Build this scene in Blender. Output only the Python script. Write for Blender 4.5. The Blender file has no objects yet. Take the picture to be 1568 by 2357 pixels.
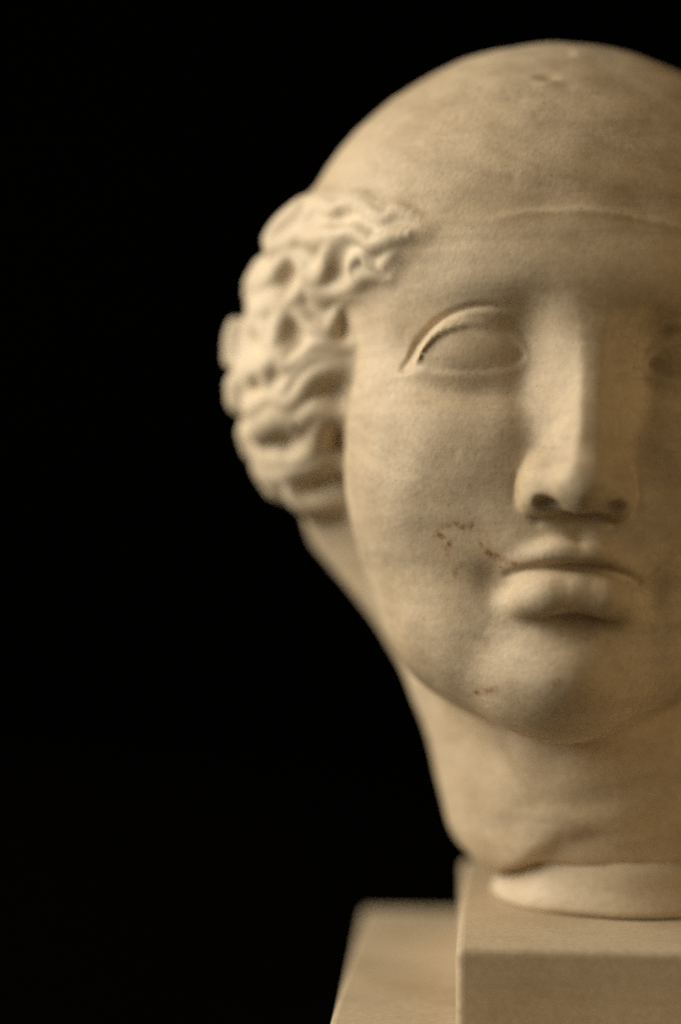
import bpy, math, random
import numpy as np

# ------------------------------------------------------------------ camera, light, exposure
RES = 0.8                      # mm, size of the carving lattice
scene = bpy.context.scene
col = scene.collection
FPX, DIST = 4583.0, 600.0      # focal length in units of a 1568 px wide frame, camera distance in mm

cam_d = bpy.data.cameras.new("camera")
cam = bpy.data.objects.new("camera", cam_d); col.objects.link(cam)
cam.location = (0, -DIST / 1000, 0)
cam.rotation_euler = (math.radians(90), 0, 0)
cam_d.sensor_fit = 'VERTICAL'; cam_d.sensor_height = 36.0; cam_d.sensor_width = 24.0
cam_d.lens = FPX / 2357 * 36
cam_d.clip_start = 0.01; cam_d.clip_end = 50
cam_d.dof.use_dof = True
cam_d.dof.focus_distance = 0.599
cam_d.dof.aperture_fstop = 2.0
scene.camera = cam

world = bpy.data.worlds.new("World"); scene.world = world
world.use_nodes = True
bgn = world.node_tree.nodes["Background"]
bgn.inputs[0].default_value = (0, 0, 0, 1); bgn.inputs[1].default_value = 0.0

def area(name, loc, target, size, power, colr):
    d = bpy.data.lights.new(name, 'AREA'); d.shape = 'RECTANGLE'
    d.size, d.size_y = size; d.energy = power; d.color = colr
    o = bpy.data.objects.new(name, d); col.objects.link(o)
    o.location = loc
    from mathutils import Vector
    o.rotation_euler = (Vector(target) - Vector(loc)).to_track_quat('-Z', 'Y').to_euler()
    return o
TG = (0.07, 0.05, 0.03)
area("key_light", (-1.22, 0.05, 0.62), TG, (1.3, 1.1), 35.0, (1.0, 0.90, 0.735))
area("fill_light", (1.25, -0.70, 0.28), TG, (1.5, 1.4), 6.8, (1.0, 0.72, 0.38))

vs = scene.view_settings
scene.display_settings.display_device = 'sRGB'
vs.view_transform = 'Standard'; vs.look = 'None'; vs.exposure = 0.0; vs.gamma = 1.0
vs.use_curve_mapping = False
scene.render.engine = 'CYCLES'
scene.cycles.max_bounces = 6
scene.cycles.use_denoising = False

# ------------------------------------------------------------------ materials
def nd(nt, typ, **kw):
    n = nt.nodes.new(typ)
    for k, v in kw.items():
        if k == 'inp':
            for kk, vv in v.items(): n.inputs[kk].default_value = vv
        else: setattr(n, k, v)
    return n

def marble(name, base, dirt, rough=0.55, stains=False, grain=1.0, streak=0.0):
    m = bpy.data.materials.new(name); m.use_nodes = True
    nt = m.node_tree; L = nt.links
    bsdf = nt.nodes["Principled BSDF"]
    tc = nd(nt, 'ShaderNodeTexCoord')
    # cloudy tint of the old stone
    n1 = nd(nt, 'ShaderNodeTexNoise', inp={'Scale': 28.0, 'Detail': 5.0, 'Roughness': 0.6})
    L.new(tc.outputs['Object'], n1.inputs['Vector'])
    r1 = nd(nt, 'ShaderNodeMapRange', inp={'From Min': 0.44, 'From Max': 0.72})
    L.new(n1.outputs['Fac'], r1.inputs['Value'])
    mx = nd(nt, 'ShaderNodeMix', data_type='RGBA')
    mx.inputs[6].default_value = (*base, 1); mx.inputs[7].default_value = (*dirt, 1)
    L.new(r1.outputs[0], mx.inputs[0])
    colour = mx.outputs[2]
    # fine speckle
    n2 = nd(nt, 'ShaderNodeTexNoise', inp={'Scale': 420.0, 'Detail': 4.0, 'Roughness': 0.7})
    L.new(tc.outputs['Object'], n2.inputs['Vector'])
    r2 = nd(nt, 'ShaderNodeMapRange', inp={'From Min': 0.3, 'From Max': 0.7, 'To Min': 0.86, 'To Max': 1.08})
    L.new(n2.outputs['Fac'], r2.inputs['Value'])
    mm = nd(nt, 'ShaderNodeMix', data_type='RGBA', blend_type='MULTIPLY', inp={0: 1.0})
    L.new(colour, mm.inputs[6]); L.new(r2.outputs[0], mm.inputs[7])
    colour = mm.outputs[2]
    # sparse dark pores
    n4 = nd(nt, 'ShaderNodeTexNoise', inp={'Scale': 760.0, 'Detail': 2.0, 'Roughness': 0.5}); L.new(tc.outputs['Object'], n4.inputs['Vector'])
    r4 = nd(nt, 'ShaderNodeMapRange', inp={'From Min': 0.66, 'From Max': 0.74, 'To Min': 1.0, 'To Max': 0.72}); L.new(n4.outputs['Fac'], r4.inputs['Value'])
    m4 = nd(nt, 'ShaderNodeMix', data_type='RGBA', blend_type='MULTIPLY', inp={0: 1.0}); L.new(colour, m4.inputs[6]); L.new(r4.outputs[0], m4.inputs[7]); colour = m4.outputs[2]
    if streak:
        mp = nd(nt, 'ShaderNodeMapping'); mp.inputs['Scale'].default_value = (9, 9, 130)
        L.new(tc.outputs['Object'], mp.inputs['Vector'])
        n3 = nd(nt, 'ShaderNodeTexNoise', inp={'Scale': 1.0, 'Detail': 4.0, 'Roughness': 0.6})
        L.new(mp.outputs[0], n3.inputs['Vector'])
        r3 = nd(nt, 'ShaderNodeMapRange', inp={'From Min': 0.42, 'From Max': 0.7, 'To Min': 1.0, 'To Max': 1.0 - streak})
        L.new(n3.outputs['Fac'], r3.inputs['Value'])
        m3 = nd(nt, 'ShaderNodeMix', data_type='RGBA', blend_type='MULTIPLY', inp={0: 1.0})
        L.new(colour, m3.inputs[6]); L.new(r3.outputs[0], m3.inputs[7])
        colour = m3.outputs[2]
    if stains:
        nv = nd(nt, 'ShaderNodeTexNoise', inp={'Scale': 14.0, 'Detail': 6.0, 'Roughness': 0.55, 'Distortion': 0.6})
        mpv = nd(nt, 'ShaderNodeMapping'); mpv.inputs['Scale'].default_value = (0.7, 0.7, 1.9); mpv.inputs['Rotation'].default_value = (0.2, 0.25, 0.0)
        L.new(tc.outputs['Object'], mpv.inputs['Vector']); L.new(mpv.outputs[0], nv.inputs['Vector'])
        sb = nd(nt, 'ShaderNodeMath', operation='SUBTRACT'); L.new(nv.outputs['Fac'], sb.inputs[0]); sb.inputs[1].default_value = 0.5
        ab = nd(nt, 'ShaderNodeMath', operation='ABSOLUTE'); L.new(sb.outputs[0], ab.inputs[0])
        rv = nd(nt, 'ShaderNodeMapRange', inp={'From Min': 0.0, 'From Max': 0.035, 'To Min': 0.90, 'To Max': 1.0}); L.new(ab.outputs[0], rv.inputs['Value'])
        mv = nd(nt, 'ShaderNodeMix', data_type='RGBA', blend_type='MULTIPLY', inp={0: 1.0})
        L.new(colour, mv.inputs[6]); L.new(rv.outputs[0], mv.inputs[7]); colour = mv.outputs[2]
        # rust: thin broken veins where the 'rust' attribute is set
        at = nd(nt, 'ShaderNodeAttribute', attribute_name='rust')
        v = nd(nt, 'ShaderNodeTexNoise', inp={'Scale': 420.0, 'Detail': 7.0, 'Roughness': 0.75})
        L.new(tc.outputs['Object'], v.inputs['Vector'])
        rr = nd(nt, 'ShaderNodeMapRange', inp={'From Min': 0.40, 'From Max': 0.64})
        L.new(v.outputs['Fac'], rr.inputs['Value'])
        mu = nd(nt, 'ShaderNodeMath', operation='MULTIPLY', use_clamp=True)
        L.new(rr.outputs[0], mu.inputs[0]); L.new(at.outputs['Fac'], mu.inputs[1])
        ms = nd(nt, 'ShaderNodeMix', data_type='RGBA'); ms.inputs[7].default_value = (0.25, 0.12, 0.042, 1)
        L.new(mu.outputs[0], ms.inputs[0]); L.new(colour, ms.inputs[6])
        colour = ms.outputs[2]
        # grey brown grime and the dark neck stroke, each with its own shape
        ag = nd(nt, 'ShaderNodeAttribute', attribute_name='dark_marks')
        mg = nd(nt, 'ShaderNodeMath', operation='MULTIPLY', use_clamp=True)
        L.new(r1.outputs[0], mg.inputs[0]); mg.inputs[1].default_value = 0.7
        ma = nd(nt, 'ShaderNodeMath', operation='ADD'); L.new(mg.outputs[0], ma.inputs[0]); ma.inputs[1].default_value = 0.45
        mb = nd(nt, 'ShaderNodeMath', operation='MULTIPLY', use_clamp=True)
        L.new(ma.outputs[0], mb.inputs[0]); L.new(ag.outputs['Fac'], mb.inputs[1])
        m5 = nd(nt, 'ShaderNodeMix', data_type='RGBA'); m5.inputs[7].default_value = (0.26, 0.19, 0.12, 1)
        L.new(mb.outputs[0], m5.inputs[0]); L.new(colour, m5.inputs[6])
        colour = m5.outputs[2]
    L.new(colour, bsdf.inputs['Base Color'])
    bsdf.inputs['Roughness'].default_value = rough
    bsdf.inputs['Specular IOR Level'].default_value = 0.28
    # worn, finely pitted surface
    b1 = nd(nt, 'ShaderNodeTexNoise', inp={'Scale': 620.0, 'Detail': 5.0, 'Roughness': 0.62})
    b2 = nd(nt, 'ShaderNodeTexNoise', inp={'Scale': 75.0, 'Detail': 3.0, 'Roughness': 0.5})
    L.new(tc.outputs['Object'], b1.inputs['Vector']); L.new(tc.outputs['Object'], b2.inputs['Vector'])
    bp1 = nd(nt, 'ShaderNodeBump', inp={'Strength': 0.17 * grain, 'Distance': 0.0009})
    bp2 = nd(nt, 'ShaderNodeBump', inp={'Strength': 0.13 * grain, 'Distance': 0.0022})
    L.new(b1.outputs['Fac'], bp1.inputs['Height']); L.new(b2.outputs['Fac'], bp2.inputs['Height'])
    L.new(bp2.outputs['Normal'], bp1.inputs['Normal'])
    L.new(bp1.outputs['Normal'], bsdf.inputs['Normal'])
    return m

M_HEAD = marble("aged_marble", (0.64, 0.52, 0.365), (0.55, 0.43, 0.275), stains=True, streak=0.14)
M_HAIR = marble("hair_marble", (0.70, 0.59, 0.435), (0.62, 0.505, 0.35), stains=False, grain=0.6)
M_COLLAR = marble("collar_plaster", (0.63, 0.53, 0.39), (0.52, 0.42, 0.285), grain=0.6)
M_PLINTH = marble("plinth_marble", (0.55, 0.45, 0.315), (0.46, 0.36, 0.235), streak=0.15, grain=0.5)

def plain(name, c, rough=0.9):
    m = bpy.data.materials.new(name); m.use_nodes = True
    nt = m.node_tree; b = nt.nodes["Principled BSDF"]
    tc = nd(nt, 'ShaderNodeTexCoord'); n = nd(nt, 'ShaderNodeTexNoise', inp={'Scale': 60.0, 'Detail': 3.0})
    r = nd(nt, 'ShaderNodeMix', data_type='RGBA')
    r.inputs[6].default_value = (*c, 1); r.inputs[7].default_value = (*[x * 0.6 for x in c], 1)
    nt.links.new(tc.outputs['Object'], n.inputs['Vector']); nt.links.new(n.outputs['Fac'], r.inputs[0])
    nt.links.new(r.outputs[2], b.inputs['Base Color'])
    b.inputs['Roughness'].default_value = rough; b.inputs['Specular IOR Level'].default_value = 0.0
    return m
M_BLACK = plain("black_velvet", (0.0015, 0.0012, 0.001))

# ------------------------------------------------------------------ setting
def box_mesh(name, x0, x1, y0, y1, z0, z1, bevel=0.0, seg=3):
    import bmesh
    bm = bmesh.new(); bmesh.ops.create_cube(bm, size=1)
    for v in bm.verts:
        v.co.x = x0 + (v.co.x + .5) * (x1 - x0); v.co.y = y0 + (v.co.y + .5) * (y1 - y0); v.co.z = z0 + (v.co.z + .5) * (z1 - z0)
    if bevel:
        bmesh.ops.bevel(bm, geom=bm.edges[:], offset=bevel, segments=seg, profile=0.5, affect='EDGES')
    me = bpy.data.meshes.new(name); bm.to_mesh(me); bm.free()
    return me
def link(name, me, mat, parent=None):
    o = bpy.data.objects.new(name, me); col.objects.link(o)
    if mat and not me.materials: me.materials.append(mat)
    o.parent = parent
    return o

bd = link("backdrop", box_mesh("backdrop", -2.5, 2.5, 1.6, 1.62, -0.6, 2.0), M_BLACK); bd["kind"] = "structure"
tb = link("table_top", box_mesh("table_top", -0.9, 1.0, -0.35, 1.4, -0.225, -0.185, 0.004), M_BLACK); tb["kind"] = "structure"

# ------------------------------------------------------------------ carving field (millimetres)
OX, OZ, RHO = 73.7, 45.6, math.radians(3.5)
CR, SR = math.cos(RHO), math.sin(RHO)
def to_local(X, Z):
    dx, dz = X - OX, Z - OZ
    return dx * CR - dz * SR, dx * SR + dz * CR
def measure(px, py, Y):
    """place a feature: (frame x, frame y) seen at depth Y -> head frame (u, v, w)"""
    s = (DIST + Y) / FPX
    u, w = to_local((px - 784) * s, (1178.5 - py) * s)
    return np.array([u, Y, w])
def smin(a, b, k):
    h = np.maximum(k - np.abs(a - b), 0) / k
    return np.minimum(a, b) - h * h * k * 0.25
def smax(a, b, k): return -smin(-a, -b, k)
def ell(u, v, w, c, r):
    a, b, d = (u - c[0]) / r[0], (v - c[1]) / r[1], (w - c[2]) / r[2]
    k0 = np.sqrt(a * a + b * b + d * d) + 1e-9
    k1 = np.sqrt((a / r[0]) ** 2 + (b / r[1]) ** 2 + (d / r[2]) ** 2) + 1e-9
    return k0 * (k0 - 1) / k1
def cone(u, v, w, p, q, rp, rq):
    d = q - p; l2 = float(d @ d) + 1e-9
    t = np.clip(((u - p[0]) * d[0] + (v - p[1]) * d[1] + (w - p[2]) * d[2]) / l2, 0, 1)
    return np.sqrt((u - p[0] - t * d[0]) ** 2 + (v - p[1] - t * d[1]) ** 2 + (w - p[2] - t * d[2]) ** 2) - (rp + (rq - rp) * t)
def chain(u, v, w, pts):
    c = catmull(np.array([[*measure(a, b, y), r] for a, b, y, r in pts]), 4)
    best = None
    for p, q in zip(c[:-1], c[1:]):
        e = cone(u, v, w, p[:3], q[:3], p[3], q[3]); best = e if best is None else np.minimum(best, e)
    return best
def sst(x):
    x = np.clip(x, 0, 1); return x * x * (3 - 2 * x)
def catmull(P, n=6):
    P = np.asarray(P, float); Q = np.vstack([2 * P[0] - P[1], P, 2 * P[-1] - P[-2]]); out = []
    for i in range(len(P) - 1):
        a, b, c, d = Q[i:i + 4]
        for k in range(n):
            t = k / n
            out.append(0.5 * (2 * b + (c - a) * t + (2 * a - 5 * b + 4 * c - d) * t * t + (3 * b - a - 3 * c + d) * t ** 3))
    out.append(P[-1]); return np.array(out)
class Curve2:
    """height w as a smooth function of u"""
    def __init__(self, pts, Y):
        q = np.array([measure(px, py, Y)[[0, 2]] for px, py in pts]); q = q[np.argsort(q[:, 0])]
        c = catmull(q, 8); o = np.argsort(c[:, 0]); self.x, self.y = c[o, 0], c[o, 1]
    def __call__(self, u): return np.interp(u, self.x, self.y)
def seg2(u, w, pts):
    """distance in the (u, w) plane to a polyline"""
    best = np.full(u.shape, 1e6, u.dtype)
    for a, b in zip(pts[:-1], pts[1:]):
        d = b - a; t = np.clip(((u - a[0]) * d[0] + (w - a[1]) * d[1]) / float(d @ d), 0, 1)
        best = np.minimum(best, (u - a[0] - t * d[0]) ** 2 + (w - a[1] - t * d[1]) ** 2)
    return np.sqrt(best)
def line2(pts, Y, n=4):
    return catmull(np.array([measure(px, py, Y)[[0, 2]] for px, py in pts]), n)
rng = np.random.RandomState(7)
WAVES = [(rng.randn(3), rng.rand() * 6.28) for _ in range(40)]
def wobble(u, v, w, scale, lo, hi):
    s = 0
    for (d, ph) in WAVES[lo:hi]: s = s + np.sin((u * d[0] + v * d[1] + w * d[2]) / scale + ph)
    return s / math.sqrt(hi - lo)
def gau(u, w, px, py, Y, su, sw, ang=0):
    c = measure(px, py, Y); a, b = u - c[0], w - c[2]
    if ang:
        ca, sa = math.cos(ang), math.sin(ang); a, b = a * ca + b * sa, -a * sa + b * ca
    return np.exp(-0.5 * ((a / su) ** 2 + (b / sw) ** 2))

def ez(pts): return [((1450 + x / 2.613) * .6272, (1050 + y / 2.613) * .6272) for x, y in pts]
LID_TOP = Curve2(ez([(-60, 870), (50, 830), (135, 760), (195, 660), (265, 530), (380, 380), (520, 290), (660, 240), (800, 222), (960, 232), (1100, 270), (1250, 345), (1340, 450), (1380, 620)]), 0)
LID_EDGE = Curve2(ez([(-60, 900), (150, 800), (235, 720), (275, 620), (400, 490), (560, 420), (720, 385), (880, 385), (980, 430), (1080, 490), (1180, 575), (1245, 650), (1330, 760)]), 0)
LID_LOW = Curve2(ez([(-60, 920), (100, 860), (200, 805), (265, 770), (340, 798), (400, 815), (560, 835), (700, 845), (830, 838), (1000, 818), (1150, 785), (1250, 735), (1330, 740)]), 0)
EYE_C = measure(1095, 812, 0); EYE_C[1] = 12.5
LID_U0 = measure(946, 850, 6)[0]
BAND = line2([(1020, 532), (1080, 514), (1130, 502), (1180, 493), (1250, 487), (1330, 486), (1400, 490), (1470, 502), (1568, 523), (1660, 548)], -8)
WING = line2([(1268, 1042), (1232, 1065), (1210, 1100), (1204, 1140), (1216, 1175), (1245, 1198)], -9)
CREASE = line2(ez([(95, 770), (130, 725), (180, 640), (245, 512), (375, 370), (515, 280), (660, 230), (800, 212), (960, 222), (1100, 260)]), 2)
TAIL = line2([(950, 848), (925, 858), (885, 868)], 10)
NECKLINE = line2([(1190, 1905), (1260, 1862), (1400, 1850), (1568, 1800)], 18)
SEAM = line2([(1330, 122), (1400, 130), (1480, 150), (1568, 182), (1640, 220)], 35)

NOSE_W = np.array([-60, -50, -44, -39, -32, -20, -5, 8, 18, 30, 45.])
NOSE_V = np.array([-33, -33, -34.0, -34, -31.5, -26.5, -20, -15.5, -11, -6, 2.])
NOSE_H = np.array([5, 5, 5.0, 4.6, 3.9, 3.3, 3.2, 3.6, 6, 9, 12.])
NOSE_S = np.array([2.3, 2.3, 2.3, 2.3, 2.2, 1.95, 1.6, 1.2, 0.8, 0.6, 0.5])

_r = np.random.RandomState(11)
NICKS = [(_r.uniform(-60, 60), _r.uniform(-105, 95), _r.uniform(.5, 1.6), _r.uniform(0.6, 1.3), _r.choice([0.22, 0.16, 0.12, -0.1])) for _ in range(60)]
def masses(u, v, w):
    """skull and face without their modelling"""
    um = -np.abs(u)
    X, Z = OX + u * CR + w * SR, OZ - u * SR + w * CR
    nar = 1 + 0.30 * sst((56 - w) / 62)
    skull = ell(72.5 + (X - 72.5) * nar, v, Z, (72.5, 78, 61), (94, 90, 96)) / (0.4 + 0.6 * nar)
    face = ell(u, v, w, (0, 46, -33), (68.5, 56, 83))
    f = smin(skull, face, 16)
    f = smin(f, ell(um, v, w, (-32, 37, -32), (30, 34, 36)), 18)            # cheek
    f = smin(f, ell(u, v, w, (0, 12, -94), (29, 25, 22)), 20)               # chin
    f = smin(f, ell(u, v, w, (0, 22, -58), (33, 35, 30)), 14)               # muzzle
    f = smin(f, ell(um, v, w, (-25, 35, -83), (26, 32, 23)), 12)            # jaw
    return smin(f, ell(u, v, w, (0, 30, 20), (50, 40, 20)), 18)             # brow

def parts_field(P):
    """all carved volumes at points P (N,3) in mm, world axes; returns dict of fields"""
    X, Y, Z = P[:, 0], P[:, 1], P[:, 2]
    u, w = to_local(X, Z); v = Y
    um = -np.abs(u)
    f = masses(u, v, w)
    # ---- neck
    nk = cone(X, Y, Z, np.array([72., 90, -10]), np.array([91., 72, -120]), 55, 50)
    nk = smin(nk, cone(X, Y, Z, np.array([52., 106, 14]), np.array([73., 82, -42]), 67, 47), 14)
    brk = -125 - Z + 1.6 * wobble(X, Y, Z, 9, 0, 6)
    nk = smax(nk, brk, 24)
    # broken lower front of the neck
    rim = np.interp(X, [20, 46, 60, 70, 84, 100, 120, 150], [-140, -128, -113, -104, -100, -96.5, -92, -86])
    nk = smin(smax(nk, rim - Z, 7), smax(nk + 1.5, -114 - Z, 5), 3)
    f = smin(f, nk, 3)
    # ---- surface modelling of the face seen from the front
    fr = sst((45 - v) / 25)
    d = 0
    d = d - 2.5 * gau(um, w, 1195, 752, 0, 6.0, 5.5)            # hollow beside nose root
    d = d - 0.7 * gau(um, w, 1100, 700, 0, 15, 4.2, 0.12)       # under the brow
    d = d - 0.5 * gau(um, w, 985, 745, 5, 8, 9, 0.6)
    d = d - 3.5 * gau(um, w, 1205, 820, 0, 5, 9)
    d = d - 6.2 * gau(um, w, 1098, 816, 0, 15.5, 8.0)              # orbit
    d = d - 2.0 * gau(um, w, 1110, 915, 0, 14, 3.2, -0.1)       # below lower lid
    d = d - 2.2 * gau(um, w, 1215, 900, 0, 4, 10)
    d = d - 0.4 * gau(um, w, 1120, 1150, 0, 9, 14, 0.2)         # beside the ala
    d = d - 3.5 * gau(um, w, 1142, 1342, -4, 4.0, 5.0, 0.6)     # mouth corner
    d = d - 1.0 * gau(um, w, 1108, 1392, 0, 6, 9, 0.7)
    d = d + 0.8 * gau(um, w, 1110, 1080, 0, 10, 14)             # cheek
    d = d - 2.0 * gau(u, w, 1322, 1440, -12, 10.5, 4.0)           # under the lower lip
    d = d - 0.5 * sst((1 - seg2(u, w, NECKLINE) / 5)) 
    d = d + 4.2 * gau(u, w, 1305, 1568, -14, 10.5, 8.5) - 1.2 * gau(um, w, 1130, 1530, 0, 9, 12)
    d = d - 1.1 * gau(u, w, 1335, 1250, -16, 2.4, 7)            # philtrum
    d = d + 0.7 * np.exp(-(seg2(um, w, TAIL) / 2.4) ** 2)
    d = d - 1.2 * np.exp(-(seg2(-np.abs(u + 1.3), w, WING) / 1.5) ** 2)
    db = seg2(u, w, BAND)
    side = w - np.interp(u, BAND[:, 0], BAND[:, 1])
    bm_ = sst((u + 36) / 14) * sst((w - 30) / 4)
    d = d + bm_ * (0.65 + 0.35 * sst((u + 22) / 34)) * (0.65 * np.exp(-0.5 * (db / 0.75) ** 2) - 0.55 * sst(side / 2.5) * np.exp(-side.clip(0) / 14))
    f = f - d * fr
    ds = seg2(u, w, SEAM)
    f = f - 0.9 * np.exp(-0.5 * (ds / 1.2) ** 2) * sst((80 - v) / 20)
    scar = measure(1262, 186, 22)
    f = f + 1.3 * np.exp(-0.5 * (((u - scar[0]) / 2.2) ** 2 + ((w - scar[2] - .8) / 0.9) ** 2)) * fr - 0.9 * np.exp(-0.5 * (((u - scar[0]) / 2.6) ** 2 + ((w - scar[2] + 1.4) / 1.0) ** 2)) * fr
    f = f - 0.28 * wobble(u, v, w, 7, 14, 24) - 0.13 * wobble(u, v, w, 2.8, 24, 36)
    for nx, ny, ny_, rr, am in NICKS:
        m_ = np.nonzero((np.abs(u - nx) < 4) & (np.abs(w - ny) < 4) & (v < 60))[0]
        if len(m_): f[m_] += am * np.exp(-(((u[m_] - nx) / rr) ** 2 + ((w[m_] - ny) / (rr * ny_)) ** 2))
    head = f
    # ---- eyes (mirrored)
    ue = um - EYE_C[0]; ve = v + 0.16 * ue; we = w
    ball = ell(ue, v + 0.175 * ue, we, (0, EYE_C[1], EYE_C[2]), (20.8, 15.1, 17.2))
    shell = ell(ue, ve, we, (0, EYE_C[1], EYE_C[2]), (22.8, 16.5, 19.2))
    shell2 = ell(ue, ve, we, (0, EYE_C[1], EYE_C[2]), (22.2, 16.0, 18.6))
    near = sst((60 - v) / 20)
    lt, le, ll = LID_TOP(um), LID_EDGE(um), LID_LOW(um)
    ball = smax(ball, np.maximum(w - le - 1.2, ll - 1.2 - w), 0.8)
    ball = smax(ball, np.abs(ue) - 17.5, 1.0)
    uplid = smax(smax(shell, (le - w) * 0.8, 1.2), (w - lt) * 0.8, 1.4)
    uplid = uplid + 0.4 * sst((ue - 1) / 11)
    uplid = smax(uplid, (LID_U0 - um) * 0.8, 4)
    lowlid = smax(shell2, (w - ll) * 0.85, 1.3)
    lowlid = smax(lowlid, (ll - 8.5 - w) * 0.6, 5)
    head = smin(head, lowlid, 3.2)
    head = smin(head, uplid, 1.1)
    head = head + 1.15 * np.exp(-(seg2(um, w, CREASE) / 1.0) ** 2) * sst((EYE_C[0] + 14 - um) / 14) * near
    # ---- nose
    un = u + 1.3 * sst((-15 - w) / 20); umn = -np.abs(un)
    nv = np.interp(w, NOSE_W, NOSE_V); nh = np.interp(w, NOSE_W, NOSE_H); ns = np.interp(w, NOSE_W, NOSE_S)
    a = np.abs(un) - nh
    sp = 0.5 * (a + np.sqrt(a * a + 1.6)) 
    nz = (nv + ns * sp - v) / np.sqrt(1 + ns * ns)
    nz = smax(nz, (-42.0 - 0.56 * (v + 20) - w) * 0.87, 5)     # upturned base
    nz = smax(nz, (w - 24) * 0.5, 14)
    nz = smax(nz, (v - 20) * 0.5, 8)
    ala = ell(umn, v, w, measure(1257, 1122, -12), (6.0, 9.5, 8.6))
    tipb = ell(un, v, w, (0, -24.5, -39.5), (8.2, 9.5, 7.6))
    nose = smin(smin(nz, tipb, 6), ala, 7)
    nose = smax(nose, (-46.2 - 0.42 * (v + 23) - w - 2.4 * np.exp(-(un / 4.2) ** 2)) * 0.9, 5)
    nos2 = ell(umn, v, w, measure(1269, 1167, -21.5), (4.6, 3.3, 3.0))
    # ---- mouth
    lowlip = chain(um, v, w, [(1164, 1400, 2, 1.5), (1190, 1390, -5, 3.3), (1225, 1377, -11.0, 5.0), (1275, 1370, -14.8, 5.8), (1338, 1367, -14.6, 5.2), (1400, 1367, -14.6, 5.2)])
    lowlip = lowlip - 0.6 * gau(u, w, 1333, 1345, -20, 2.0, 3.5) + 0.55 * gau(um, w, 1297, 1372, -20, 2.6, 5)
    uplip = chain(um, v, w, [(1172, 1304, -1, 1.6), (1208, 1291, -7.5, 2.8), (1255, 1276, -12.8, 3.5), (1298, 1269, -15.4, 3.7), (1338, 1277, -15.8, 3.3), (1380, 1277, -15.8, 3.3)])
    stom = line2([(1176, 1324), (1208, 1312), (1250, 1304), (1300, 1302), (1338, 1307)], -12, 3)
    dst = seg2(um, w, stom)
    groove = 1.25 * np.exp(-(dst / 1.3) ** 2) * sst((4 - v) / 6)     # parting line
    out = dict(head=head, eye=ball, nose=nose, upper_lip=uplip, lower_lip=lowlip)
    out['nostril'] = nos2; out['parting'] = groove
    return out

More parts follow.
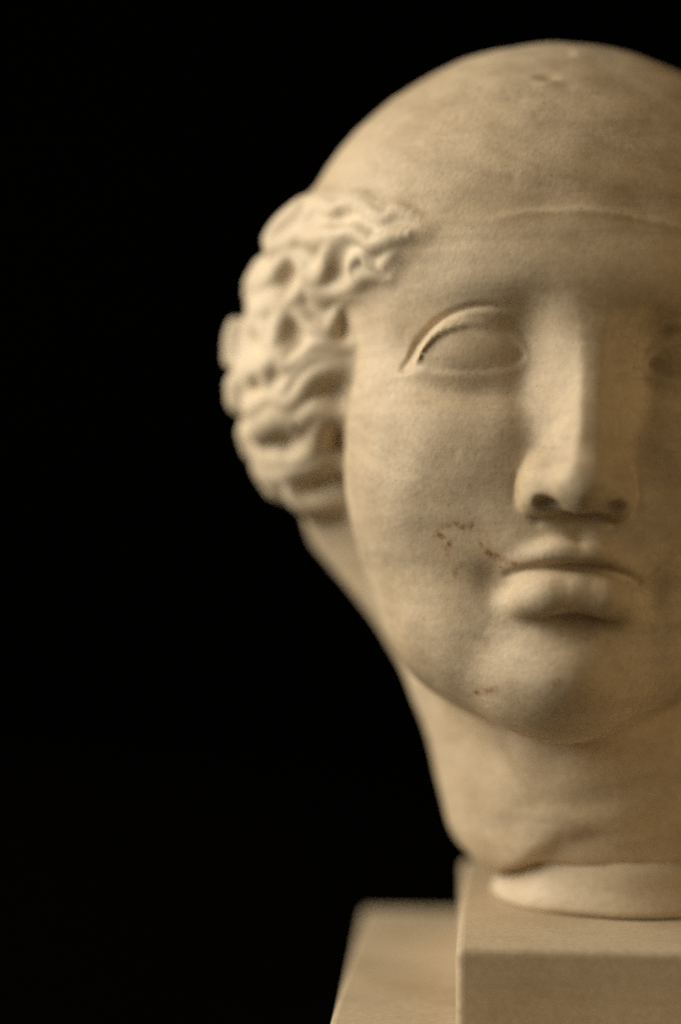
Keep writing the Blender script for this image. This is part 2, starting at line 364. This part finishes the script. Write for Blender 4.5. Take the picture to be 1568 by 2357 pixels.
# ---- hair: strands laid on a rounded mass at the side of the head
def hz(pts): return [((750 + x / 1.742) * .6272, (650 + y / 1.742) * .6272, r) for x, y, r in pts]
STRANDS = [
 [(1440, 352, 1.6), (1360, 262, 2.0), (1240, 228, 2.4), (1150, 262, 2.6), (1080, 230, 2.8), (990, 165, 3.0), (900, 165, 3.2), (820, 195, 3.0), (720, 150, 3.0), (640, 160, 3.2)],
 [(1455, 372, 1.6), (1340, 365, 2.4), (1230, 385, 3.0), (1140, 415, 3.0), (1060, 435, 3.0), (1000, 385, 3.0), (930, 347, 3.2), (850, 370, 3.4), (760, 390, 3.6), (680, 392, 3.6), (610, 365, 3.4), (540, 420, 3.6), (440, 450, 4.2)],
 [(850, 375, 3.2), (800, 470, 3.4), (775, 570, 3.6), (730, 650, 3.6), (660, 640, 3.6), (620, 560, 3.2), (560, 500, 3.2), (490, 560, 3.6), (420, 650, 4.2), (330, 690, 4.6), (250, 740, 4.8)],
 [(612, 360, 2.8), (632, 285, 2.8), (695, 215, 2.6)],
 [(1340, 415, 1.6), (1235, 468, 2.2), (1180, 530, 2.4), (1130, 588, 2.6), (1060, 560, 2.6), (1010, 503, 2.6), (955, 520, 2.6), (932, 585, 2.4)],
 [(1195, 640, 2.6), (1090, 628, 3.0), (1010, 650, 3.2), (930, 705, 3.4), (830, 745, 3.6), (730, 735, 3.8), (655, 690, 3.6), (600, 760, 3.6), (530, 830, 3.8), (440, 800, 4.2), (370, 860, 4.4), (290, 830, 4.6)],
 [(1165, 720, 2.2), (1080, 768, 2.6), (990, 758, 2.8), (920, 757, 3.0), (872, 830, 3.0), (840, 920, 3.0), (790, 998, 3.2), (720, 990, 3.2), (650, 950, 3.0), (608, 880, 3.2), (550, 852, 3.4), (485, 930, 3.4), (455, 1050, 3.6), (415, 1090, 3.6), (370, 955, 3.6), (300, 905, 4.0)],
 [(1090, 905, 2.0), (1000, 990, 2.6), (950, 1085, 3.0), (870, 1108, 3.4), (780, 1070, 3.4), (700, 1085, 3.4), (630, 1150, 3.4), (540, 1200, 3.8), (465, 1145, 4.0), (390, 1215, 4.2), (300, 1240, 4.6)],
 [(1040, 1190, 2.4), (950, 1188, 2.8), (850, 1180, 3.0), (740, 1150, 3.0), (650, 1190, 3.2), (570, 1280, 3.2), (515, 1365, 3.4), (445, 1350, 3.4), (390, 1290, 3.6)],
 [(1030, 1240, 2.6), (930, 1222, 3.0), (830, 1225, 3.4), (730, 1255, 3.6), (650, 1335, 3.8), (590, 1420, 4.0), (510, 1450, 4.0), (430, 1410, 4.2), (310, 1495, 4.8)],
 [(1030, 1465, 2.8), (940, 1490, 3.4), (850, 1520, 3.8), (720, 1490, 4.2), (610, 1560, 4.4), (480, 1530, 4.8), (340, 1620, 5.2)],
 [(770, 1535, 3.6), (730, 1630, 4.0), (700, 1755, 4.2), (610, 1800, 4.2), (480, 1815, 4.4), (350, 1800, 4.8)],
 [(1020, 1832, 3.2), (890, 1828, 3.8), (780, 1795, 4.2), (660, 1865, 4.6), (560, 1885, 5.0), (430, 1905, 5.2), (340, 1870, 5.2)],
 [(565, 1900, 4.4), (575, 2000, 4.8), (640, 2080, 5.0), (760, 2085, 4.8), (880, 2075, 4.2), (1000, 2060, 3.6)],
 [(610, 190, 4.2), (490, 290, 4.6), (430, 400, 4.6)],
 [(300, 560, 4.6), (240, 680, 4.8)],
 [(145, 920, 5.2), (115, 1020, 5.4), (135, 1150, 5.2)],
 [(195, 1330, 5.2), (175, 1430, 5.2)],
 [(245, 1660, 5.2), (265, 1760, 5.2)],
 [(350, 1920, 5.2), (430, 2010, 5.2)],
]
_oy = np.array([445, 495, 550, 590, 650, 712, 722, 780, 845, 860, 905, 945, 965, 1000, 1040, 1100, 1150, 1180, 1195])
_ox = np.array([710, 640, 605, 598, 545, 553, 515, 498, 512, 525, 515, 530, 560, 545, 550, 580, 610, 650, 690])
STRANDS = [[(max(x, float(np.interp(y, _oy, _ox)) + 4.4 * r), y, r) for x, y, r in hz(s)] for s in STRANDS]
_hb = np.array([measure(*q)[[0, 2]] for q in [(1010, 470, 8), (990, 528, 9), (940, 598, 14), (897, 670, 21), (866, 740, 26), (842, 830, 30), (818, 900, 34), (806, 1000, 38), (800, 1100, 40), (800, 1250, 44)]])[::-1]
_ht = np.array([measure(*q)[[0, 2]] for q in [(600, 470, 75), (710, 438, 60), (780, 446, 44), (870, 462, 28), (950, 492, 14), (1000, 520, 9)]])
def hair_base(um, v, w):
    h = ell(um, v, w, (-67, 84, 2), (38.5, 42, 47))
    region = smax((um - np.interp(w, _hb[:, 1], _hb[:, 0])) * 0.8, w - np.interp(um, _ht[:, 0], _ht[:, 1]), 4)
    h = smin(h, smax(smax(masses(um, v, w) - 3.2 * sst(-region / 14) + 12 * sst((28 - w) / 26), region, 4), (v - 110), 4), 8)
    h = smin(h, cone(um, v, w, measure(900, 590, 34), measure(760, 600, 72), 6, 20), 10)
    h = smin(h, cone(um, v, w, measure(760, 1110, 85), measure(700, 900, 90), 15, 22), 12)
    return h
TUBES = []
for s in STRANDS:
    q = []
    ys = np.arange(-5, 125, 0.5)
    for n_, (px, py, r) in enumerate(s):
        pp = np.array([measure(px, py, y) for y in ys])
        b = hair_base(pp[:, 0], pp[:, 1], pp[:, 2])
        hit = np.nonzero(b < (-0.8 if n_ == 0 and s[0][0] > 930 else 0.30) * r)[0]
        k = hit[0] if len(hit) else int(np.argmin(b))
        q.append([*pp[k], r])
    q = np.array(q); k = np.arange(len(q))
    q = np.column_stack([q, np.where(k == 0, 0.3, np.where(k == 1, 0.8, 1.0)) if s[0][0] > 930 else 1.0 + 0 * k])
    TUBES.append(catmull(q, 3))

PITS = []
for zx, zy, ax, az in [(860, 640, 75, 75), (575, 1000, 85, 105), (310, 1080, 60, 110), (905, 930, 60, 95), (790, 1390, 115, 85), (840, 1690, 65, 110), (535, 1740, 60, 75), (740, 1970, 130, 80),
                       (540, 620, 66, 85), (890, 265, 75, 56), (225, 850, 75, 36), (150, 1262, 75, 38), (250, 1565, 75, 34), (330, 480, 60, 34), (440, 1330, 45, 60), (330, 1370, 50, 60)]:
    px, py, _ = hz([(zx, zy, 0)])[0]
    pp = np.array([measure(px, py, y) for y in ys]); b = hair_base(pp[:, 0], pp[:, 1], pp[:, 2])
    k = int(np.argmax(b < 1.0)) if (b < 1.0).any() else int(np.argmin(b))
    PITS.append((pp[k], (ax / 18.9, 6.5, az / 18.9)))
def hair_field(P):
    u, w = to_local(P[:, 0], P[:, 2]); v = P[:, 1]; um = -np.abs(u)
    N = len(P); base = np.full(N, 50, np.float32); best = np.zeros(N, np.float32); which = np.full(N, -1)
    idx = np.nonzero((um < -18) & (w > -75) & (w < 85) & (v > -12) & (v < 150))[0]
    pit = np.zeros(N, np.float32)
    if len(idx) == 0: return base, best, which, pit
    a, b, c = um[idx], v[idx], w[idx]
    base[idx] = hair_base(a, b, c) - 0.4 * wobble(a, b, c, 4, 0, 8)
    bb = np.zeros(len(idx), np.float32); ww = np.full(len(idx), -1)
    for t, T in enumerate(TUBES):
        lo, hi = T[:, :3].min(0) - 14, T[:, :3].max(0) + 14
        m = np.nonzero((a > lo[0]) & (a < hi[0]) & (b > lo[1]) & (b < hi[1]) & (c > lo[2]) & (c < hi[2]))[0]
        if not len(m): continue
        x, y, z = a[m], b[m], c[m]; dd = np.zeros(len(m), np.float32)
        for i in range(len(T) - 1):
            r = 0.5 * (T[i, 3] + T[i + 1, 3])
            e = np.maximum(cone(x, y, z, T[i, :3], T[i + 1, :3], 0.0, 0.0), 0.02) / r
            dd = np.maximum(dd, 1.85 * r * T[i, 4] * np.exp(-0.72 * e ** 1.3))
        cur = bb[m]; closer = dd > cur
        wm = ww[m]; wm[closer] = t; ww[m] = wm
        bb[m] = smax(cur, dd, 1.6)
    best[idx] = bb; which[idx] = ww
    for c0, r0 in PITS:
        m = np.nonzero((np.abs(a - c0[0]) < 18) & (np.abs(b - c0[1]) < 18) & (np.abs(c - c0[2]) < 18))[0]
        if len(m): pit[idx[m]] = np.maximum(pit[idx[m]], 2.6 * np.exp(-0.8 * (((a[m] - c0[0]) / r0[0]) ** 2 + ((b[m] - c0[1]) / r0[1]) ** 2 + ((c[m] - c0[2]) / r0[2]) ** 2)))
    return base, best, which, pit

ORDER = ['head', 'eye', 'nose', 'upper_lip', 'lower_lip', 'hair', 'lock']
def field(P, labels=False):
    P = np.asarray(P, np.float32)
    d = parts_field(P)
    base, lock, which, pit = hair_field(P)
    lw = to_local(P[:, 0], P[:, 2])[1]
    f = smin(d['head'], d['nose'], 1.7 + 5.3 * sst((lw + 34) / 22))
    f = smin(f, d['upper_lip'], 4.0)
    f = smin(f, d['lower_lip'], 5.0)
    f = f + d['parting']
    f = smax(f, -d['nostril'], 1.6)
    f = smin(f, d['eye'], 1.3)
    h = base + 1.6 - lock + pit
    f = smin(f, h, 4.5)
    if not labels: return f
    A = np.stack([d['head'], d['eye'], d['nose'] - 0.2, d['upper_lip'] - 0.3, d['lower_lip'] - 0.3, h + 9 * (lock >= 1.8), h + 9 * (lock < 1.8)], 1)
    return f, np.argmin(A, 1), which

def mesh_field(F, lo, hi, res, levels=4):
    """surface nets on a sparse lattice"""
    lo = np.asarray(lo, float)
    cs = res * 2 ** levels
    n = np.ceil((np.asarray(hi) - lo) / cs).astype(int)
    g = np.stack(np.meshgrid(*[np.arange(k) for k in n], indexing='ij'), -1).reshape(-1, 3)
    off = np.array([[i, j, k] for i in (0, 1) for j in (0, 1) for k in (0, 1)])
    for l in range(levels, -1, -1):
        cs = res * 2 ** l
        val = F(lo + (g + 0.5) * cs)
        g = g[np.abs(val) < cs * 0.87 * (3.2 if l < 2 else 1.8)]
        if l: g = (g[:, None, :] * 2 + off[None]).reshape(-1, 3)
    S = 1 << 12
    code = lambda q: (q[..., 0] * S + q[..., 1]) * S + q[..., 2]
    cc = np.sort(code(g)); g = np.stack([cc // (S * S), (cc // S) % S, cc % S], -1)
    corners = g[:, None, :] + off[None]
    uc, inv = np.unique(code(corners).ravel(), return_inverse=True)
    cp = np.stack([uc // (S * S), (uc // S) % S, uc % S], -1)
    val = np.concatenate([F(lo + c * res) for c in np.array_split(cp, max(1, len(cp) // 400000))])
    cv = val[inv].reshape(-1, 8)
    act = (cv.min(1) < 0) & (cv.max(1) >= 0)
    gi, cva = g[act], cv[act]; ac = cc[act]
    acc = np.zeros((len(gi), 3)); cnt = np.zeros(len(gi))
    E = [(a, b) for a in range(8) for b in range(a + 1, 8) if np.abs(off[a] - off[b]).sum() == 1]
    for a, b in E:
        x, y = cva[:, a], cva[:, b]; m = (x < 0) != (y < 0)
        t = (x / np.where(m, x - y, 1))[m, None]
        acc[m] += off[a] + t * (off[b] - off[a]); cnt[m] += 1
    V = lo + (gi + acc / cnt[:, None]) * res
    quads = []
    for ax in range(3):
        o1, o2 = np.zeros(3, int), np.zeros(3, int); o1[(ax + 1) % 3] = 1; o2[(ax + 2) % 3] = 1
        hi_c = int(np.nonzero((off == np.eye(3, dtype=int)[ax]).all(1))[0][0])
        x, y = cva[:, 0], cva[:, hi_c]
        m = np.nonzero((x < 0) != (y < 0))[0]
        q = [gi[m], gi[m] - o1, gi[m] - o1 - o2, gi[m] - o2]
        ids = []; ok = np.ones(len(m), bool)
        for z in q:
            k = np.searchsorted(ac, code(z)); k = np.clip(k, 0, len(ac) - 1); ok &= ac[k] == code(z); ids.append(k)
        Q = np.stack(ids, 1); flip = x[m] >= 0
        Q[flip] = Q[flip][:, ::-1]
        quads.append(Q[ok])
    return V, np.concatenate(quads)

def gradient(F, V, e=0.35):
    K = np.array([[1, -1, -1], [-1, -1, 1], [-1, 1, -1], [1, 1, 1]], float)
    G = np.zeros_like(V); s = 0
    for k in K:
        q = F(V + k * e); G += q[:, None] * k; s = s + q
    return G / (4 * e), s / 4

V, Q = mesh_field(field, (-60, -45, -135), (215, 185, 170), RES)
for it in range(2):
    G, val = gradient(field, V)
    st = val[:, None] * G / np.maximum((G * G).sum(1, keepdims=True), 0.2)
    l = np.linalg.norm(st, axis=1, keepdims=True); st *= np.minimum(1, 0.5 * RES / np.maximum(l, 1e-9))
    V = V - st
# light relaxation removes lattice steps
nb = np.concatenate([Q[:, [0, 1]], Q[:, [1, 2]], Q[:, [2, 3]], Q[:, [3, 0]]])
for it in range(1):
    acc = np.zeros_like(V); cnt = np.zeros(len(V))
    for c in range(3):
        acc[:, c] = np.bincount(nb[:, 0], V[nb[:, 1], c], len(V)) + np.bincount(nb[:, 1], V[nb[:, 0], c], len(V))
    cnt = np.bincount(nb.ravel(), minlength=len(V)).clip(1)
    V = 0.5 * V + 0.5 * acc / cnt[:, None]
_, lab, which = field(V, True)
# vertex normals from the quads
d1, d2 = V[Q[:, 2]] - V[Q[:, 0]], V[Q[:, 3]] - V[Q[:, 1]]
fn = np.cross(d1, d2); VN = np.zeros_like(V)
for k in range(4):
    for c in range(3): VN[:, c] += np.bincount(Q[:, k], fn[:, c], len(V))
VN /= np.maximum(np.linalg.norm(VN, axis=1, keepdims=True), 1e-9)
uu, ww_ = to_local(V[:, 0], V[:, 2])
print("carved", len(V), len(Q))

# ---- stains and dark marks as attributes
RUST = [([(1008, 1222), (1022, 1212), (1040, 1206), (1056, 1210)], 0.6, 0.9), ([(1012, 1232), (1020, 1240), (1040, 1250)], 1.1, 1.0),
        ([(1060, 1214), (1085, 1212), (1088, 1206)], 0.6, 0.8), ([(1090, 1220), (1110, 1230), (1120, 1245), (1105, 1250)], 1.5, 0.5),
        ([(1106, 1250), (1118, 1266), (1132, 1278), (1150, 1284)], 1.0, 0.75), ([(1154, 1280), (1170, 1294), (1188, 1298)], 0.8, 0.7),
        ([(1070, 1300), (1052, 1312), (1054, 1328)], 0.5, 0.55), ([(1022, 1250), (1034, 1275)], 0.6, 0.4), ([(1075, 1225), (1090, 1245)], 2.0, 0.3),
        ([(1098, 1468), (1120, 1476), (1122, 1492)], 0.5, 0.5), ([(1088, 1608), (1112, 1596), (1142, 1586)], 0.7, 0.8),
        ([(1262, 1574), (1272, 1564)], 1.2, 0.7), ([(1178, 1745), (1195, 1775), (1205, 1795)], 1.6, 0.4),
        ([(1240, 2050), (1320, 2046)], 1.0, 0.3)]
rust = np.zeros(len(V))
for pts, wd, amt in RUST:
    rust = np.maximum(rust, 1.25 * amt * np.exp(-0.5 * (seg2(uu, ww_, line2(pts, -4, 3)) / max(wd, 0.75)) ** 2))
rust = np.clip(1.15 * rust, 0, 1.2)
for pts, wd, amt in RUST[:6]: rust = np.maximum(rust, 0.34 * np.exp(-0.5 * (seg2(uu, ww_, line2(pts, -4, 3)) / 2.6) ** 2))
rust *= (V[:, 1] < 40)
DARK_MARKS = [([(1352, 930), (1354, 990), (1350, 1010)], -27, 1.3, 0.55), ([(1115, 985), (1116, 986)], 0, 0.35, 1.0), ([(1010, 955), (1011, 956)], 0, 0.3, 0.8),
         ([(1440, 1340), (1441, 1341)], -6, 0.4, 1.0), ([(1082, 1121), (1083, 1121)], 0, 0.35, 0.8),
         ([(1060, 425), (1200, 405), (1330, 415), (1568, 470)], 0, 2.2, 0.2), ([(1180, 325), (1320, 330), (1568, 380)], 10, 3.5, 0.15),
         ([(1280, 1990), (1330, 1935), (1365, 1920)], 20, 2.2, 0.5)]  # dark stroke along the broken edge of the neck
dark_marks = np.zeros(len(V))
for pts, yy, wd, amt in DARK_MARKS:
    dark_marks = np.maximum(dark_marks, amt * np.exp(-0.5 * (seg2(uu, ww_, line2(pts, yy, 3)) / wd) ** 2))
dark_marks *= (V[:, 1] < 45)

# ---- split the carving into its parts
ql = lab[Q[:, 0]]; qw = which[Q[:, 0]]; qu = uu[Q[:, 0]]
def sub_mesh(name, mask, mat):
    q = Q[mask]
    ids, inv = np.unique(q.ravel(), return_inverse=True); inv = inv.reshape(-1, 4)
    me = bpy.data.meshes.new(name)
    me.vertices.add(len(ids)); me.vertices.foreach_set('co', (V[ids] / 1000).astype(np.float32).ravel())
    me.loops.add(len(inv) * 4); me.loops.foreach_set('vertex_index', inv.astype(np.int32).ravel())
    me.polygons.add(len(inv)); me.polygons.foreach_set('loop_start', np.arange(0, len(inv) * 4, 4, dtype=np.int32))
    me.polygons.foreach_set('use_smooth', np.ones(len(inv), bool))
    me.update(calc_edges=True)
    for nm, arr in (('rust', rust), ('dark_marks', dark_marks)):
        at = me.attributes.new(nm, 'FLOAT', 'POINT'); at.data.foreach_set('value', arr[ids].astype(np.float32))
    me.normals_split_custom_set_from_vertices(VN[ids].astype(np.float32))
    me.materials.append(mat)
    return me
head = bpy.data.objects.new("marble_head", None); col.objects.link(head)
head.location = (0.090, 0.070, -0.127)
head["label"] = "cream marble head of a woman with bald crown and wavy side hair, on the plinth"
head["category"] = "sculpture"
bpy.context.view_layer.update()
from mathutils import Matrix
INV = Matrix.Translation(head.location).inverted()
def carved(name, mask, mat, parent, label=None):
    if not mask.any(): return None
    o = link(name, sub_mesh(name, mask, mat), None, parent)
    if parent is head: o.matrix_parent_inverse = INV
    if label: o["label"] = label
    return o
carved("face_and_neck", ql == 0, M_HEAD, head)
carved("eye", (ql == 1) & (qu < 0), M_HEAD, head); carved("eye", (ql == 1) & (qu >= 0), M_HEAD, head)
carved("nose", ql == 2, M_HEAD, head)
carved("upper_lip", ql == 3, M_HEAD, head); carved("lower_lip", ql == 4, M_HEAD, head)
for sgn in (-1, 1):
    sd = (qu < 0) if sgn < 0 else (qu >= 0)
    hr = carved("hair", (ql == 5) & sd, M_HAIR, head)
    for t in range(len(TUBES)):
        carved("hair_lock", (ql == 6) & (qw == t) & sd, M_HAIR, hr)

# ---- collar under the broken neck
def lathe(name, prof, cx, cy, seg=96):
    vs_, fs = [], []
    for r, z in prof:
        for k in range(seg):
            a = 2 * math.pi * k / seg; rr = r * (1 + 0.012 * math.sin(3 * a + z) + 0.008 * math.sin(7 * a))
            vs_.append(((cx + rr * math.cos(a)) / 1000, (cy + rr * math.sin(a)) / 1000, z / 1000))
    for i in range(len(prof) - 1):
        for k in range(seg):
            fs.append((i * seg + k, i * seg + (k + 1) % seg, (i + 1) * seg + (k + 1) % seg, (i + 1) * seg + k))
    fs.append(tuple((len(prof) - 1) * seg + k for k in range(seg))); fs.append(tuple(reversed(range(seg))))
    me = bpy.data.meshes.new(name); me.from_pydata(vs_, [], fs); me.update()
    for p in me.polygons: p.use_smooth = len(p.vertices) == 4
    return me
co = link("neck_collar", lathe("neck_collar", [(42, -127.4), (43, -126.4), (43, -124.5), (41.4, -121.5), (40.2, -118), (39.6, -114), (38, -110.5)], 94, 64), M_COLLAR, head)
co.matrix_parent_inverse = INV

# ---- plinth
plinth = bpy.data.objects.new("plinth", None); col.objects.link(plinth)
YAW = math.radians(-4.2)
plinth.location = (0.0338, -0.017, -0.1845); plinth.rotation_euler = (0, 0, YAW)
plinth["label"] = "stepped brown marble plinth carrying the head, blurred at the bottom"
plinth["category"] = "plinth"
link("upper_block", box_mesh("upper_block", 0.0, 0.118, 0.0, 0.150, 0.0305, 0.0570, 0.0026, 4), M_PLINTH, plinth)
link("lower_slab", box_mesh("lower_slab", -0.0385, 0.158, -0.04, 0.190, 0.0, 0.0305, 0.0022), M_PLINTH, plinth)
